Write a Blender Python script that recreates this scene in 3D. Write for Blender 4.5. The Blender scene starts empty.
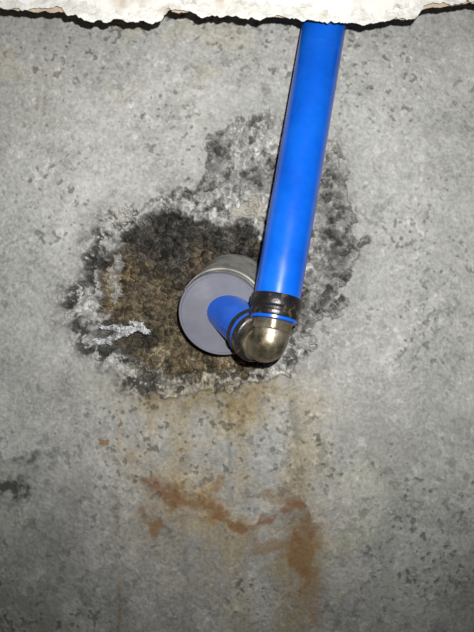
import bpy, bmesh, math, numpy as np
from mathutils import Vector, Matrix

D = 0.65
scene = bpy.context.scene
scene.view_settings.view_transform = 'Standard'

def P(px, py, t):
    """wall-plan millimetres (474x632 sheet) -> world, at distance t in front of the wall"""
    s = (D - t) / D
    return Vector(((px - 237) / 1000 * s, -t, (316 - py) / 1000 * s))

# ------------------------------------------------------------------ noise
def vnoise(x, y, seed):
    rng = np.random.RandomState(seed)
    T = rng.rand(256, 256)
    xi = np.floor(x).astype(int); yi = np.floor(y).astype(int)
    fx = x - xi; fy = y - yi
    fx = fx*fx*(3-2*fx); fy = fy*fy*(3-2*fy)
    a = T[xi % 256, yi % 256]; b = T[(xi+1) % 256, yi % 256]
    c = T[xi % 256, (yi+1) % 256]; d = T[(xi+1) % 256, (yi+1) % 256]
    return (a*(1-fx)+b*fx)*(1-fy) + (c*(1-fx)+d*fx)*fy
def fbm(x, y, size, seed, octv=4, gain=0.5):
    s = 0; amp = 1; tot = 0; f = 1.0/size
    ca, sa = math.cos(0.6), math.sin(0.6)
    for o in range(octv):
        s = s + amp*vnoise((x*ca-y*sa)*f+17.3*o+40, (x*sa+y*ca)*f+9.1*o+40, seed+o)
        tot += amp; amp *= gain; f *= 2.03
        x, y = x*ca-y*sa, x*sa+y*ca
    return s/tot*2-1       # about -1..1
def cells(x, y, size, seed):
    rng = np.random.RandomState(seed)
    JX = rng.rand(256, 256); JY = rng.rand(256, 256); V = rng.rand(256, 256)
    u = x/size+30; v = y/size+30
    ui = np.floor(u).astype(int); vi = np.floor(v).astype(int)
    f1 = np.full(x.shape, 9.); f2 = np.full(x.shape, 9.); val = np.zeros(x.shape)
    for i in (-1, 0, 1):
        for j in (-1, 0, 1):
            a = (ui+i) % 256; b = (vi+j) % 256
            d = np.hypot(ui+i+JX[a, b]-u, vi+j+JY[a, b]-v)
            near = d < f1
            f2 = np.where(near, f1, np.minimum(f2, d))
            val = np.where(near, V[a, b], val); f1 = np.where(near, d, f1)
    return f1, val, f2-f1
def ss(a, b, x):
    t = np.clip((x-a)/(b-a), 0, 1); return t*t*(3-2*t)
def sdf_poly(x, y, poly):
    d = np.full(x.shape, 1e9); inside = np.zeros(x.shape, bool)
    n = len(poly)
    for i in range(n):
        x1, y1 = poly[i]; x2, y2 = poly[(i+1) % n]
        ex, ey = x2-x1, y2-y1
        t = np.clip(((x-x1)*ex+(y-y1)*ey)/(ex*ex+ey*ey), 0, 1)
        d = np.minimum(d, np.hypot(x-x1-t*ex, y-y1-t*ey))
        c = ((y1 > y) != (y2 > y)) & (x < (x2-x1)*(y-y1)/((y2-y1) if y2 != y1 else 1e-9)+x1)
        inside ^= c
    return np.where(inside, d, -d)
def d_line(x, y, pts):
    d = np.full(x.shape, 1e9)
    for (x1, y1), (x2, y2) in zip(pts[:-1], pts[1:]):
        ex, ey = x2-x1, y2-y1
        t = np.clip(((x-x1)*ex+(y-y1)*ey)/(ex*ex+ey*ey), 0, 1)
        d = np.minimum(d, np.hypot(x-x1-t*ex, y-y1-t*ey))
    return d
def blob(x, y, cx, cy, rx, ry):
    return np.exp(-(((x-cx)/rx)**2+((y-cy)/ry)**2))

# ------------------------------------------------------------------ concrete wall
xs = np.concatenate([np.linspace(-420, -25, 60)[:-1], np.arange(-25, 500, 0.8), np.linspace(500, 900, 60)[1:]])
ys = np.concatenate([np.linspace(-320, -25, 45)[:-1], np.arange(-25, 660, 0.8), np.linspace(660, 1000, 45)[1:]])
X, Y = np.meshgrid(xs, ys)
nx, ny = len(xs), len(ys)

w1 = fbm(X, Y, 60, 1, 5); w2 = fbm(X, Y, 60, 11, 5)
w3 = fbm(X, Y, 14, 21, 4, .6); w4 = fbm(X, Y, 14, 31, 4, .6)
WX = X + 22*w1 + 9*w3; WY = Y + 22*w2 + 9*w4

big = fbm(X, Y, 180, 41, 4); med = fbm(X, Y, 40, 51, 4); med2 = fbm(X, Y, 22, 57, 4)
sm = fbm(X, Y, 9, 61, 3, .6); fine = fbm(X, Y, 2.4, 71, 2, .7); grit = fbm(X, Y, 4.5, 81, 3, .7)
streak = fbm(X*1.0, Y*0.12, 22, 91, 4)

lum = 0.35*(1 + .16*big + .20*med + .11*med2 + .11*sm + .28*fine + .11*grit)
lum *= 1 - .34*ss(300, 600, Y+40*big)  # darker lower concrete, with the downward light falloff painted into its colour
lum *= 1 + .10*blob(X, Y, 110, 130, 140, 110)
dens = ss(-.25, .35, fbm(X, Y, 70, 105, 3))
pit = ss(.42, .54, fbm(X, Y, 4.6, 101, 2, .5)) * dens
scab = ss(.34, .42, fbm(X+3*w3, Y+3*w4, 9, 107, 3, .6))*ss(-.2, .3, fbm(X, Y, 90, 109, 3)+.2*ss(200, -100, Y))
lum *= 1 - .50*pit
lum *= 1 - .26*scab
fleck = ss(.36, .48, fbm(X+3*w3, Y+3*w4, 7, 111, 3, .6)) * ss(-.3, .4, fbm(X, Y, 60, 115, 3))
lum *= 1 + .28*fleck
flk = ss(.12, .17, fbm(X+6*w3, Y+6*w4, 26, 117, 4, .6))*ss(410, 500, Y)
lum *= 1 + .17*flk
scr = ss(.9, .985, 1-np.abs(fbm(X*.35+Y*.9, (Y*.35-X*.9)*.10, 18, 123, 3)))*ss(.0, .4, fbm(X, Y, 50, 127, 3))
lum *= 1 + .10*scr
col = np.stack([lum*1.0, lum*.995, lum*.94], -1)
warm = ss(.0, .5, fbm(X, Y, 30, 119, 4))*ss(160, 40, Y)*ss(330, 200, X)
col *= 1 - warm[..., None]*np.array([-.03, .02, .12])
def mixc(col, c, m):
    c = np.asarray(c, float)
    return col*(1-m[..., None]) + c*m[..., None]
g = ss(-.3, .7, med+big)*ss(380, 520, Y)*.5
col = col*(1 - g[..., None]*np.array([.16, .10, .24]))

# water / rust wash
wash = np.clip(blob(X, Y, 225, 470, 95, 80)*.8 + blob(X, Y, 295, 590, 50, 90)*.95 + blob(X, Y, 215, 405, 80, 48)*1.0+blob(X, Y, 190, 560, 70, 60)*.35, 0, 1)
wash = wash*np.clip(.65+.7*streak+.8*med+.4*sm, 0, 1.2)
wash = np.clip(wash, 0, 1)
col = col*(1 - wash[..., None]*np.array([.15, .29, .52]))
dst = ss(.05, .55, fbm(X+6*w3, Y*.10, 13, 93, 5))*ss(385, 410, Y)*ss(640, 440, Y)*ss(110, 170, X)*ss(350, 290, X)
col = col*(1-.28*dst[..., None])
thin = ss(3.5, 0, np.abs(X-117-5*fbm(X*0, Y, 60, 121, 3)))*ss(400, 450, Y)*(.6+1.2*sm)
col = col*(1-np.clip(thin, 0, 1)[..., None]*np.array([.12, .24, .40]))

rx = X + 9*w1 + 11*w3; ry = Y + 9*w2 + 11*w4
tide = [(150, 480), (166, 494), (192, 499), (206, 503), (222, 516), (240, 529), (262, 523), (286, 508), (303, 514), (306, 530)]
tide2 = [(303, 520), (296, 545), (300, 575)]
dl = np.minimum(d_line(rx, ry, tide), d_line(rx, ry, tide2)+3)
wid = np.clip(7+8*fbm(X, Y, 18, 131, 3), 2.6, 13)
m = ss(1.25, .35, dl/wid)*np.clip(.9+1.0*sm+.7*grit, 0, 1)
soft = ss(28, 0, dl)*.75*np.clip(.6+.8*med+.6*sm, 0, 1)
col = col*(1-np.clip(soft, 0, 1)[..., None]*np.array([.16, .38, .64]))
col = mixc(col, (.135, .068, .028), np.clip(m*.80, 0, .86))
for cx, cy, a, b, k in [(155, 528, 10, 10, .9), (222, 487, 8, 11, .55), (103, 440, 5, 4, .85), (300, 560, 12, 22, .7), (150, 512, 5, 6, .5),
                        (275, 548, 20, 5, .5), (310, 600, 12, 24, .45), (130, 455, 8, 5, .4), (182, 520, 10, 4, .3), (262, 495, 14, 5, .35)]:
    bb = blob(rx, ry, cx, cy, a*1.3, b*1.3)
    col = col*(1-(bb*k*.6)[..., None]*np.array([.16, .38, .64]))
    bm_ = ss(.34, .78, bb+.35*sm+.18*grit)*k
    col = mixc(col, (.150, .082, .035), np.clip(bm_, 0, 1)*.85)

for cx, cy, a, b, k in [(8, 487, 24, 18, .98), (22, 457, 30, 5, .8), (60, 520, 60, 40, .36), (395, 455, 30, 60, .14), (20, 600, 70, 50, .36), (40, 400, 60, 25, .20),
                        (440, 250, 60, 30, .10), (60, 30, 80, 25, .12), (20, 330, 40, 40, .18)]:
    bm_ = np.clip(blob(WX, WY, cx, cy, a, b)*(1.0+1.2*sm+.8*grit), 0, 1)*k
    col = mixc(col, (.040, .040, .036), bm_)

# broken-out rough patch around the pipe
polyA = [(84, 243), (108, 214), (146, 201), (190, 182), (206, 163), (212, 136), (238, 122), (266, 106), (290, 116), (322, 134), (343, 170), (353, 215),
         (358, 270), (343, 314), (314, 333), (290, 364), (240, 382), (190, 404), (150, 398), (104, 364), (60, 330), (62, 295), (82, 285)]
polyB = [(106, 252), (130, 222), (165, 210), (205, 206), (236, 216), (262, 230), (285, 262), (312, 284), (306, 316), (283, 346), (245, 366),
         (200, 386), (158, 380), (122, 354), (104, 318), (100, 284)]
sA = sdf_poly(X + 9*w1+16*w3+3*grit, Y + 9*w2+16*w4, polyA)
sB = sdf_poly(X + 14*w1+18*w3+3*grit, Y + 14*w2+18*w4, polyB)
mA = ss(-1, 3, sA); mB = ss(-3, 5, sB)
c1, cv, ce = cells(X+2.5*w3, Y+2.5*w4, 8, 201)
c1b, cvb, ceb = cells(X+1.5*w3, Y+1.5*w4, 3.6, 205)
crk = ss(.08, .40, fbm(X+4*w3, Y+4*w4, 8, 207, 4, .65))
agg = .36*(.70+.45*cv)*(1+.6*grit+.45*fine+.3*sm)*(1-.80*crk)*(.8+.35*cvb)
agg = np.clip(agg, .03, .62)
cA = np.stack([agg*1.0, agg*.985, agg*.93], -1)
dkR = blob(X+8*w3, Y, 341, 235, 20, 75)*.9 + blob(X, Y, 212, 150, 16, 22)*.6 + blob(X, Y, 262, 178, 45, 14)*.45 + blob(X, Y, 305, 315, 40, 25)*.5
cA = cA*(1-np.clip(dkR*(1+1.4*sm+1.0*grit), 0, .9)[..., None])
halo = ss(-26, 2, sA+12*med+8*sm)*.24*(1-mA)
col = col*(1-halo[..., None]*.6)
kA = mA*.92
col = col*(1-kA[..., None]) + cA*kA[..., None]
low = ss(245, 310, Y+30*w1+18*w3)
cB = (1-low)[..., None]*np.array([.038, .034, .029]) + low[..., None]*np.array([.095, .073, .042])
brown = np.clip(ss(-.1, .35, fbm(X, Y, 26, 141, 4))*ss(225, 280, Y), 0, 1)
cB = cB*(1-brown[..., None]*.6)+np.array([.155, .110, .052])*brown[..., None]*.6
greyp_ = ss(.10, .35, fbm(X+5*w3, Y+5*w4, 24, 143, 4, .6))*ss(300, 240, Y)
cB = cB*(1-greyp_[..., None]*.5)+np.array([.14, .13, .115])*greyp_[..., None]*.5
palep = ss(.08, .28, fbm(X+5*w3, Y+5*w4, 15, 145, 4, .6))*ss(290, 350, Y)
cB = cB*(1-palep[..., None]*.62)+np.array([.27, .23, .16])*palep[..., None]*.62
blk = ss(.12, .34, fbm(X+5*w3, Y+5*w4, 17, 147, 4, .6))
cB = cB*(1-.6*blk[..., None])
cB = cB*np.clip((.75+.3*cvb+.2*cv)*(1+.9*grit+.6*sm+.5*fine), .15, 2.6)[..., None]
mBB = mB*.96
col = col*(1-mBB[..., None])+cB*mBB[..., None]
tan = blob(X+10*w3, Y+10*w4, 205, 388, 70, 26)*.9*(1-mA*.3)
col = col*(1-np.clip(tan*(1+.6*sm), 0, 1)[..., None]*np.array([.32, .43, .62]))
chipn = fbm(X, Y, 10, 151, 4, .65)
rimband = np.exp(-((sA-7)/10)**2)*(ss(190, 120, X)*ss(195, 215, Y)*ss(395, 350, Y)+.45*ss(180, 260, X)*ss(330, 300, Y))
chip = ss(.05, .12, chipn)*np.clip(rimband*1.2, 0, 1)
col = mixc(col, (.38, .37, .34), np.clip(chip*.8, 0, 1))
dchip = ss(.02, .10, -chipn)*np.exp(-((sA-9)/15)**2)*ss(215, 130, X)
col = mixc(col, (.022, .02, .018), np.clip(dchip*.92, 0, 1))
w = ss(.42, .58, blob(rx, ry, 250, 208, 22, 11)+.3*chipn)
col = mixc(col, (.34, .32, .27), np.clip(w*.85, 0, 1))
w2_ = ss(.42, .55, blob(rx, ry, 116, 272, 8, 26)+.3*chipn)
col = mixc(col, (.36, .35, .32), np.clip(w2_*.7, 0, 1))
# dark pocket behind the film
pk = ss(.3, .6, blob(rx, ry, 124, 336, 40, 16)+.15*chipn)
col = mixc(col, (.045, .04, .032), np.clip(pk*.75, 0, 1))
col = np.clip(col, .008, .8)

depth = 7*mA*(1+.6*sm+.5*grit) + 11*ss(-3, 6, sB) + 15*ss(6, 38, sB)*(1+.3*med2)
depth += mA*(2.5*(cv-.5)+4*crk) + mB*(3.5*grit+5*sm+2*blk)
depth += -5*chip - 3*w - 3*w2_ + 4*pk*mA + .4*sm*(1-mA) + 1.3*pit + .6*scab + .34*fine - .6*flk
co = np.stack([(X-237)/1000, depth/1000, (316-Y)/1000], -1).reshape(-1, 3)

me = bpy.data.meshes.new("wall_back")
nv = nx*ny; nf = (nx-1)*(ny-1)
me.vertices.add(nv); me.vertices.foreach_set("co", co.astype(np.float32).ravel())
ii = (np.arange(ny-1)[:, None]*nx+np.arange(nx-1)[None, :]).ravel()
quads = np.stack([ii, ii+nx, ii+nx+1, ii+1], -1)
me.loops.add(nf*4); me.loops.foreach_set("vertex_index", quads.ravel().astype(np.int32))
me.polygons.add(nf)
me.polygons.foreach_set("loop_start", np.arange(0, nf*4, 4, dtype=np.int32))
me.polygons.foreach_set("use_smooth", np.ones(nf, bool))
me.update(calc_edges=True); me.validate()
ca = me.color_attributes.new("stain", 'FLOAT_COLOR', 'POINT')
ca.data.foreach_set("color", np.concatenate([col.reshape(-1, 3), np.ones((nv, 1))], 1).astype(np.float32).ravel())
wet = (mB*.8*np.clip(.6+1.2*sm, 0, 1)).ravel().astype(np.float32)
wa = me.attributes.new("wet", 'FLOAT', 'POINT'); wa.data.foreach_set("value", wet)
wall = bpy.data.objects.new("wall_back", me); scene.collection.objects.link(wall)

# ------------------------------------------------------------------ materials
def new_mat(name):
    m = bpy.data.materials.new(name); m.use_nodes = True
    nt = m.node_tree; b = nt.nodes["Principled BSDF"]
    return m, nt, b
def add_noise(nt, scale, detail=4, rough=.6):
    tc = nt.nodes.new('ShaderNodeTexCoord'); n = nt.nodes.new('ShaderNodeTexNoise')
    n.inputs['Scale'].default_value = scale; n.inputs['Detail'].default_value = detail; n.inputs['Roughness'].default_value = rough
    nt.links.new(tc.outputs['Object'], n.inputs['Vector']); return n
def ramp(nt, src, stops):
    r = nt.nodes.new('ShaderNodeValToRGB'); nt.links.new(src, r.inputs[0])
    e = r.color_ramp.elements
    e[0].position, e[0].color = stops[0][0], (*stops[0][1], 1)
    e[1].position, e[1].color = stops[-1][0], (*stops[-1][1], 1)
    for p, c in stops[1:-1]:
        k = e.new(p); k.color = (*c, 1)
    return r
def bump(nt, b, src, strength, dist):
    bp = nt.nodes.new('ShaderNodeBump'); bp.inputs['Strength'].default_value = strength; bp.inputs['Distance'].default_value = dist
    nt.links.new(src, bp.inputs['Height']); nt.links.new(bp.outputs[0], b.inputs['Normal'])
def mottled(name, stops, scale, rough=.6, metal=0, bs=.3, bd=.001, bscale=None, spec=.5, rvar=0):
    m, nt, b = new_mat(name)
    n = add_noise(nt, scale); r = ramp(nt, n.outputs['Fac'], stops)
    nt.links.new(r.outputs[0], b.inputs['Base Color'])
    b.inputs['Roughness'].default_value = rough; b.inputs['Metallic'].default_value = metal
    b.inputs['Specular IOR Level'].default_value = spec
    n2 = add_noise(nt, bscale or scale*3); bump(nt, b, n2.outputs['Fac'], bs, bd)
    if rvar:
        mr = nt.nodes.new('ShaderNodeMapRange'); mr.inputs['From Min'].default_value = .3; mr.inputs['From Max'].default_value = .7
        mr.inputs['To Min'].default_value = rough-rvar; mr.inputs['To Max'].default_value = rough+rvar
        nt.links.new(n2.outputs['Fac'], mr.inputs['Value']); nt.links.new(mr.outputs[0], b.inputs['Roughness'])
    return m

m, nt, b = new_mat("stained_concrete")
at = nt.nodes.new('ShaderNodeAttribute'); at.attribute_name = "stain"
n = add_noise(nt, 420, 6, .75)
r = ramp(nt, n.outputs['Fac'], [(.25, (.5, .5, .5)), (.46, (1, 1, 1)), (.75, (1.0, 1.0, 1.0))])
mx = nt.nodes.new('ShaderNodeMix'); mx.data_type = 'RGBA'; mx.blend_type = 'MULTIPLY'; mx.inputs['Factor'].default_value = 1
nt.links.new(at.outputs['Color'], mx.inputs['A']); nt.links.new(r.outputs[0], mx.inputs['B'])
nt.links.new(mx.outputs['Result'], b.inputs['Base Color'])
aw = nt.nodes.new('ShaderNodeAttribute'); aw.attribute_name = "wet"
mr = nt.nodes.new('ShaderNodeMapRange'); mr.inputs['To Min'].default_value = .85; mr.inputs['To Max'].default_value = .5
nt.links.new(aw.outputs['Fac'], mr.inputs['Value']); nt.links.new(mr.outputs[0], b.inputs['Roughness'])
b.inputs['Specular IOR Level'].default_value = .25
n2 = add_noise(nt, 300, 6, .7); bump(nt, b, n2.outputs['Fac'], .55, .0018)
me.materials.append(m)

blue = mottled("blue_mdpe_plastic", [(.3, (.001, .068, .44)), (.5, (.0015, .092, .54)), (.75, (.005, .120, .60))], 26, .26, 0, .10, .0006, 45, .7, .05)
black = mottled("black_rubber", [(.3, (.006, .006, .007)), (.56, (.014, .012, .012)), (.68, (.13, .09, .05))], 120, .33)
brass = mottled("tarnished_brass", [(.3, (.06, .05, .034)), (.46, (.19, .16, .105)), (.6, (.32, .275, .20)), (.75, (.48, .43, .34))], 75, .40, .85, .3, .0009, 200, .5, .08)
greyp = mottled("grey_pvc", [(.3, (.125, .127, .152)), (.6, (.150, .152, .182)), (.8, (.20, .20, .22))], 40, .5, 0, .15, .0005, 200)
dirtyp = mottled("dusty_grey_pvc", [(.3, (.12, .115, .10)), (.5, (.28, .27, .24)), (.7, (.42, .405, .36))], 60, .7, 0, .5, .001, 150)
gyp = mottled("gypsum_core", [(.3, (.50, .48, .43)), (.6, (.70, .69, .65))], 70, .9, 0, .9, .004, 130)
paper = mottled("torn_board_paper", [(.35, (.50, .44, .36)), (.45, (.68, .65, .60)), (.6, (.76, .75, .72)), (.7, (.62, .57, .50))], 24, .9, 0, .6, .0015, 160)
kraft = mottled("kraft_paper", [(.3, (.34, .25, .17)), (.7, (.52, .43, .33))], 50, .9, 0, .5, .001, 200)

# ------------------------------------------------------------------ mesh helpers
def frame(axis, ref=Vector((0, 0, 1))):
    a = axis.normalized()
    if abs(a.dot(ref)) > .95: ref = Vector((1, 0, 0))
    u = ref.cross(a).normalized(); v = a.cross(u)
    return a, u, v
def rings_mesh(name, rings, mat, parent, closed_caps=True, sharp=38):
    bm = bmesh.new(); R = []
    for rg in rings: R.append([bm.verts.new(p) for p in rg])
    n = len(R[0])
    for a, b_ in zip(R[:-1], R[1:]):
        for i in range(n):
            bm.faces.new((a[i], a[(i+1) % n], b_[(i+1) % n], b_[i]))
    if closed_caps:
        bm.faces.new(R[0]); bm.faces.new(list(reversed(R[-1])))
    bmesh.ops.recalc_face_normals(bm, faces=bm.faces)
    me = bpy.data.meshes.new(name)
    for f in bm.faces: f.smooth = True
    for e in bm.edges:
        if len(e.link_faces) == 2 and e.calc_face_angle() > math.radians(sharp): e.smooth = False
    bm.to_mesh(me); bm.free()
    o = bpy.data.objects.new(name, me); scene.collection.objects.link(o); me.materials.append(mat)
    if parent: o.parent = parent
    return o
def lathe(name, origin, axis, prof, mat, parent=None, n=72, caps=True, hexf=0, sharp=38):
    a, u, v = frame(axis); rs = []
    for r, s in prof:
        ring = []
        for i in range(n):
            th = 2*math.pi*i/n; rr = r
            if hexf:
                k = (th % (math.pi/3))-math.pi/6
                rr = min(r, r*hexf/math.cos(k))
            ring.append(origin+a*s+(u*math.cos(th)+v*math.sin(th))*rr)
        rs.append(ring)
    return rings_mesh(name, rs, mat, parent, caps, sharp)
def sweep(name, pts, rad, mat, parent, n=64):
    T = []
    for i in range(len(pts)):
        T.append((pts[min(i+1, len(pts)-1)]-pts[max(i-1, 0)]).normalized())
    _, u, _ = frame(T[0]); rs = []
    for i, p in enumerate(pts):
        t = T[i]; u = (u-t*u.dot(t)).normalized(); v = t.cross(u)
        rs.append([p+(u*math.cos(2*math.pi*k/n)+v*math.sin(2*math.pi*k/n))*rad[i] for k in range(n)])
    return rings_mesh(name, rs, mat, parent)
def empty(name, loc=(0, 0, 0)):
    e = bpy.data.objects.new(name, None); e.empty_display_size = .02; scene.collection.objects.link(e); return e

# ------------------------------------------------------------------ grey sleeve
S0 = P(232, 295, -0.026); S1 = P(220.5, 315, .036)
ax = (S1-S0).normalized(); L = (S1-S0).length
sleeve = empty("grey_pvc_pipe_sleeve")
lathe("sleeve_tube", S0, ax, [(.0412, -.01), (.0412, L-.018), (.0421, L-.0172), (.0421, L-.0145), (.0409, L-.0138), (.0409, L-.0065), (.0375, L-.0065)], dirtyp, sleeve, n=96)
lathe("sleeve_end_cap", S0, ax, [(.037, L-.012), (.0405, L-.0072), (.0411, L-.005), (.0410, L-.001), (.0400, L+.0006), (.0384, L+.0006), (.0378, L-.0008), (.020, L-.0008)], greyp, sleeve, n=96)

# ------------------------------------------------------------------ blue pipe
C = P(268.5, 348.5, .100)                       # elbow corner
topP = P(333, -26, .046)
u_up = (topP-C).normalized()
pipe = empty("blue_water_pipe")
ent = P(230, 314, .034)
r_dir = (ent-C).normalized()
Lp = (topP-C).length + .25
lathe("vertical_run", C, u_up, [(.0155, .024), (.0197, .024), (.0200, .026), (.0200, .15), (.0200, .30), (.0200, Lp)], blue, pipe)
Lr = (ent-C).length
lathe("horizontal_run", C, r_dir, [(.0150, .030), (.0193, .030), (.0195, .032), (.0195, Lr+.028)], blue, pipe)

# ------------------------------------------------------------------ elbow fitting
elbow = empty("brass_elbow_fitting")
a0 = C+u_up*.034; a1 = C+r_dir*.032
pts = []; rad = []
k0 = C+u_up*.0145; k1 = C+r_dir*.0135
R0 = .0156
for i in range(4): pts.append(a0.lerp(k0, i/4)); rad.append(R0)
for i in range(17):
    t = i/16; pts.append(k0*(1-t)**2+C*2*t*(1-t)+k1*t*t); rad.append(R0+.0006*math.sin(math.pi*t))
for i in range(1, 5): pts.append(k1.lerp(a1, i/4)); rad.append(R0)
sweep("elbow_body", pts, rad, brass, elbow)
lathe("upper_nut", C, u_up, [(.0150, .0145), (.0174, .0150), (.0180, .0160), (.0180, .0228), (.0174, .0236), (.0150, .0240)], brass, elbow, hexf=.92, sharp=25)
lathe("upper_blue_seal", C, u_up, [(.0150, .0236), (.0198, .0240), (.0201, .0262), (.0160, .0270)], blue, elbow)
lathe("upper_clamp_ring", C, u_up, [(.0180, .0260), (.0209, .0263), (.0216, .0274), (.0216, .0305), (.0209, .0312), (.0209, .0335), (.0219, .0343), (.0224, .036), (.0224, .0432), (.0216, .0448), (.0196, .0450)], black, elbow)
lathe("rear_nut", C, r_dir, [(.0150, .0125), (.0178, .013), (.0184, .0142), (.0184, .0185), (.0150, .0195)], brass, elbow, hexf=.92, sharp=25)
lathe("rear_clamp_ring", C, r_dir, [(.0150, .0190), (.0210, .0195), (.0221, .0205), (.0221, .0275), (.0210, .0285), (.0180, .0290)], black, elbow)
lathe("rear_blue_seal", C, r_dir, [(.0170, .0287), (.0211, .0290), (.0213, .0325), (.0180, .0333)], blue, elbow)
lathe("rear_inner_ring", C, r_dir, [(.0178, .0330), (.0213, .0333), (.0216, .0385), (.0180, .0395)], black, elbow)

# ------------------------------------------------------------------ plasterboard with broken lower edge
board = empty("plasterboard_sheet")
def slab(name, knots, amp, seed, t0, t1, mat, step=1.2, top=-210, curl=0):
    kx = [k[0] for k in knots]; ky = [k[1] for k in knots]
    x = np.arange(-330, 810, step, dtype=float)
    nz = fbm(x, x*0+seed*3.1, 16, seed, 5, .7); nz -= nz.mean()
    y = np.interp(x, kx, ky) + amp*nz
    yb = y + 1.5*fbm(x, x*0+7, 7, seed+50, 3) - 1
    bm = bmesh.new(); rows = []
    n = fbm(x, x*0+3, 12, seed+9, 3)
    for i in range(len(x)):
        c = curl*max(0, n[i])
        pf = P(x[i], y[i], t1); pf.y -= c
        pf2 = P(x[i], y[i]-5, t1); pf2.y -= c*.25
        pb = P(x[i], yb[i], t0); pb.y -= c
        mid = P(x[i], (y[i]+yb[i])/2+1.0*n[i], (t0+t1)/2); mid.y -= c
        rows.append([bm.verts.new(v) for v in (P(x[i], top, t0), P(x[i], y[i]-7, t0), pb, mid, pf, pf2, P(x[i], y[i]-14, t1), P(x[i], top, t1))])
    for a, b_ in zip(rows[:-1], rows[1:]):
        for j in range(8):
            bm.faces.new((a[j], a[(j+1) % 8], b_[(j+1) % 8], b_[j]))
    bm.faces.new(rows[0]); bm.faces.new(rows[-1])
    bmesh.ops.recalc_face_normals(bm, faces=bm.faces)
    me = bpy.data.meshes.new(name); bm.to_mesh(me); bm.free()
    o = bpy.data.objects.new(name, me); scene.collection.objects.link(o); me.materials.append(mat); o.parent = board
core = [(-330, 4), (0, 8), (28, 9), (62, 9), (66, 15), (90, 20), (120, 21), (150, 21), (163, 20), (166, 10), (190, 12), (205, 17), (240, 18), (290, 17), (312, 22),
        (345, 24), (380, 22), (415, 18), (424, 7), (440, 5), (474, 4), (810, 5)]
pap = [(-330, -4), (0, 0), (60, 1), (64, -3), (95, 8), (130, 12), (158, 10), (164, -2), (190, 4), (210, 8), (250, 9), (300, 7), (330, 13),
       (370, 11), (412, 8), (420, -3), (474, -5), (810, -4)]
krf = [(-330, 6), (0, 8), (40, 11), (66, 12), (100, 17), (160, 21), (168, 12), (215, 14), (300, 19), (345, 20), (400, 20), (426, 9), (450, 5), (474, 4), (810, 6)]
slab("back_paper", krf, 5, 203, .0890, .0898, kraft, curl=.002)
slab("gypsum_core", core, 7, 211, .0898, .0985, gyp)
slab("front_paper", pap, 13, 223, .0985, .0993, paper, curl=.006)

# ------------------------------------------------------------------ scrap of crumpled plastic film caught on the rim
def film(cx, cy, w, h, ang, seed, t):
    n_u, n_v = 80, 40
    U, V = np.meshgrid(np.linspace(-1, 1, n_u), np.linspace(-1, 1, n_v))
    a = U*w; b_ = V*h
    e = fbm(U*30, V*10+50, 10, seed, 4, .6)
    b_ = b_*(1+.9*e)*(1-.7*np.abs(U)**1.5)+3*fbm(U*30, U*0+9, 14, seed+2, 3); a = a*(1+.3*fbm(V*30, U*4, 10, seed+4, 3))
    cr = (1-np.abs(fbm(a+100, b_+100, 6, seed+8, 4, .6))*2)*7
    x = cx+a*math.cos(ang)-b_*math.sin(ang)+1.5*e; y = cy+a*math.sin(ang)+b_*math.cos(ang)
    vs = [P(x[j, i], y[j, i], (t+cr[j, i])/1000) for j in range(n_v) for i in range(n_u)]
    fs = [(j*n_u+i, j*n_u+i+1, (j+1)*n_u+i+1, (j+1)*n_u+i) for j in range(n_v-1) for i in range(n_u-1)]
    return vs, fs
V_, F_ = [], []
for args in [(126, 328, 24, 4, .10, 301, -5), (116, 337, 20, 3.5, -.35, 311, -3), (140, 327, 12, 5, .6, 321, -6), (98, 341, 14, 2.6, .2, 331, -2)]:
    v, f = film(*args); k = len(V_); V_ += v; F_ += [tuple(i+k for i in q) for q in f]
fm = bpy.data.meshes.new("plastic_film_scrap"); fm.from_pydata(V_, [], F_); fm.shade_smooth()
fo = bpy.data.objects.new("plastic_film_scrap", fm); scene.collection.objects.link(fo)
mf, nt, b = new_mat("clouded_plastic_film")
b.inputs['Base Color'].default_value = (.62, .63, .64, 1); b.inputs['Roughness'].default_value = .2
n = add_noise(nt, 150, 4, .7); r = ramp(nt, n.outputs['Fac'], [(.40, (.10, .10, .10)), (.58, (.85, .85, .85))])
nt.links.new(r.outputs[0], b.inputs['Alpha']); fm.materials.append(mf)

# ------------------------------------------------------------------ light, world, camera
ld = bpy.data.lights.new("phone_flash", 'SPOT'); ld.energy = 27.5; ld.shadow_soft_size = .004; ld.color = (1, .995, .98)
ld.spot_size = math.radians(90); ld.spot_blend = 1.0
lo = bpy.data.objects.new("phone_flash", ld); lo.location = (.022, -.66, .036); scene.collection.objects.link(lo)
lo.rotation_euler = (Vector((0, 0, .075))-lo.location).to_track_quat('-Z', 'Y').to_euler()
wd = bpy.data.worlds.new("World"); scene.world = wd; wd.use_nodes = True
bg = wd.node_tree.nodes['Background']; bg.inputs[0].default_value = (.9, .95, 1, 1); bg.inputs[1].default_value = .03
cd = bpy.data.cameras.new("Camera"); cam = bpy.data.objects.new("Camera", cd); scene.collection.objects.link(cam)
cam.location = (0, -D, 0); cam.rotation_euler = (math.pi/2, 0, 0)
cd.sensor_fit = 'VERTICAL'; cd.sensor_height = 24; cd.lens = 24*D/.632; cd.clip_start = .01
scene.camera = cam
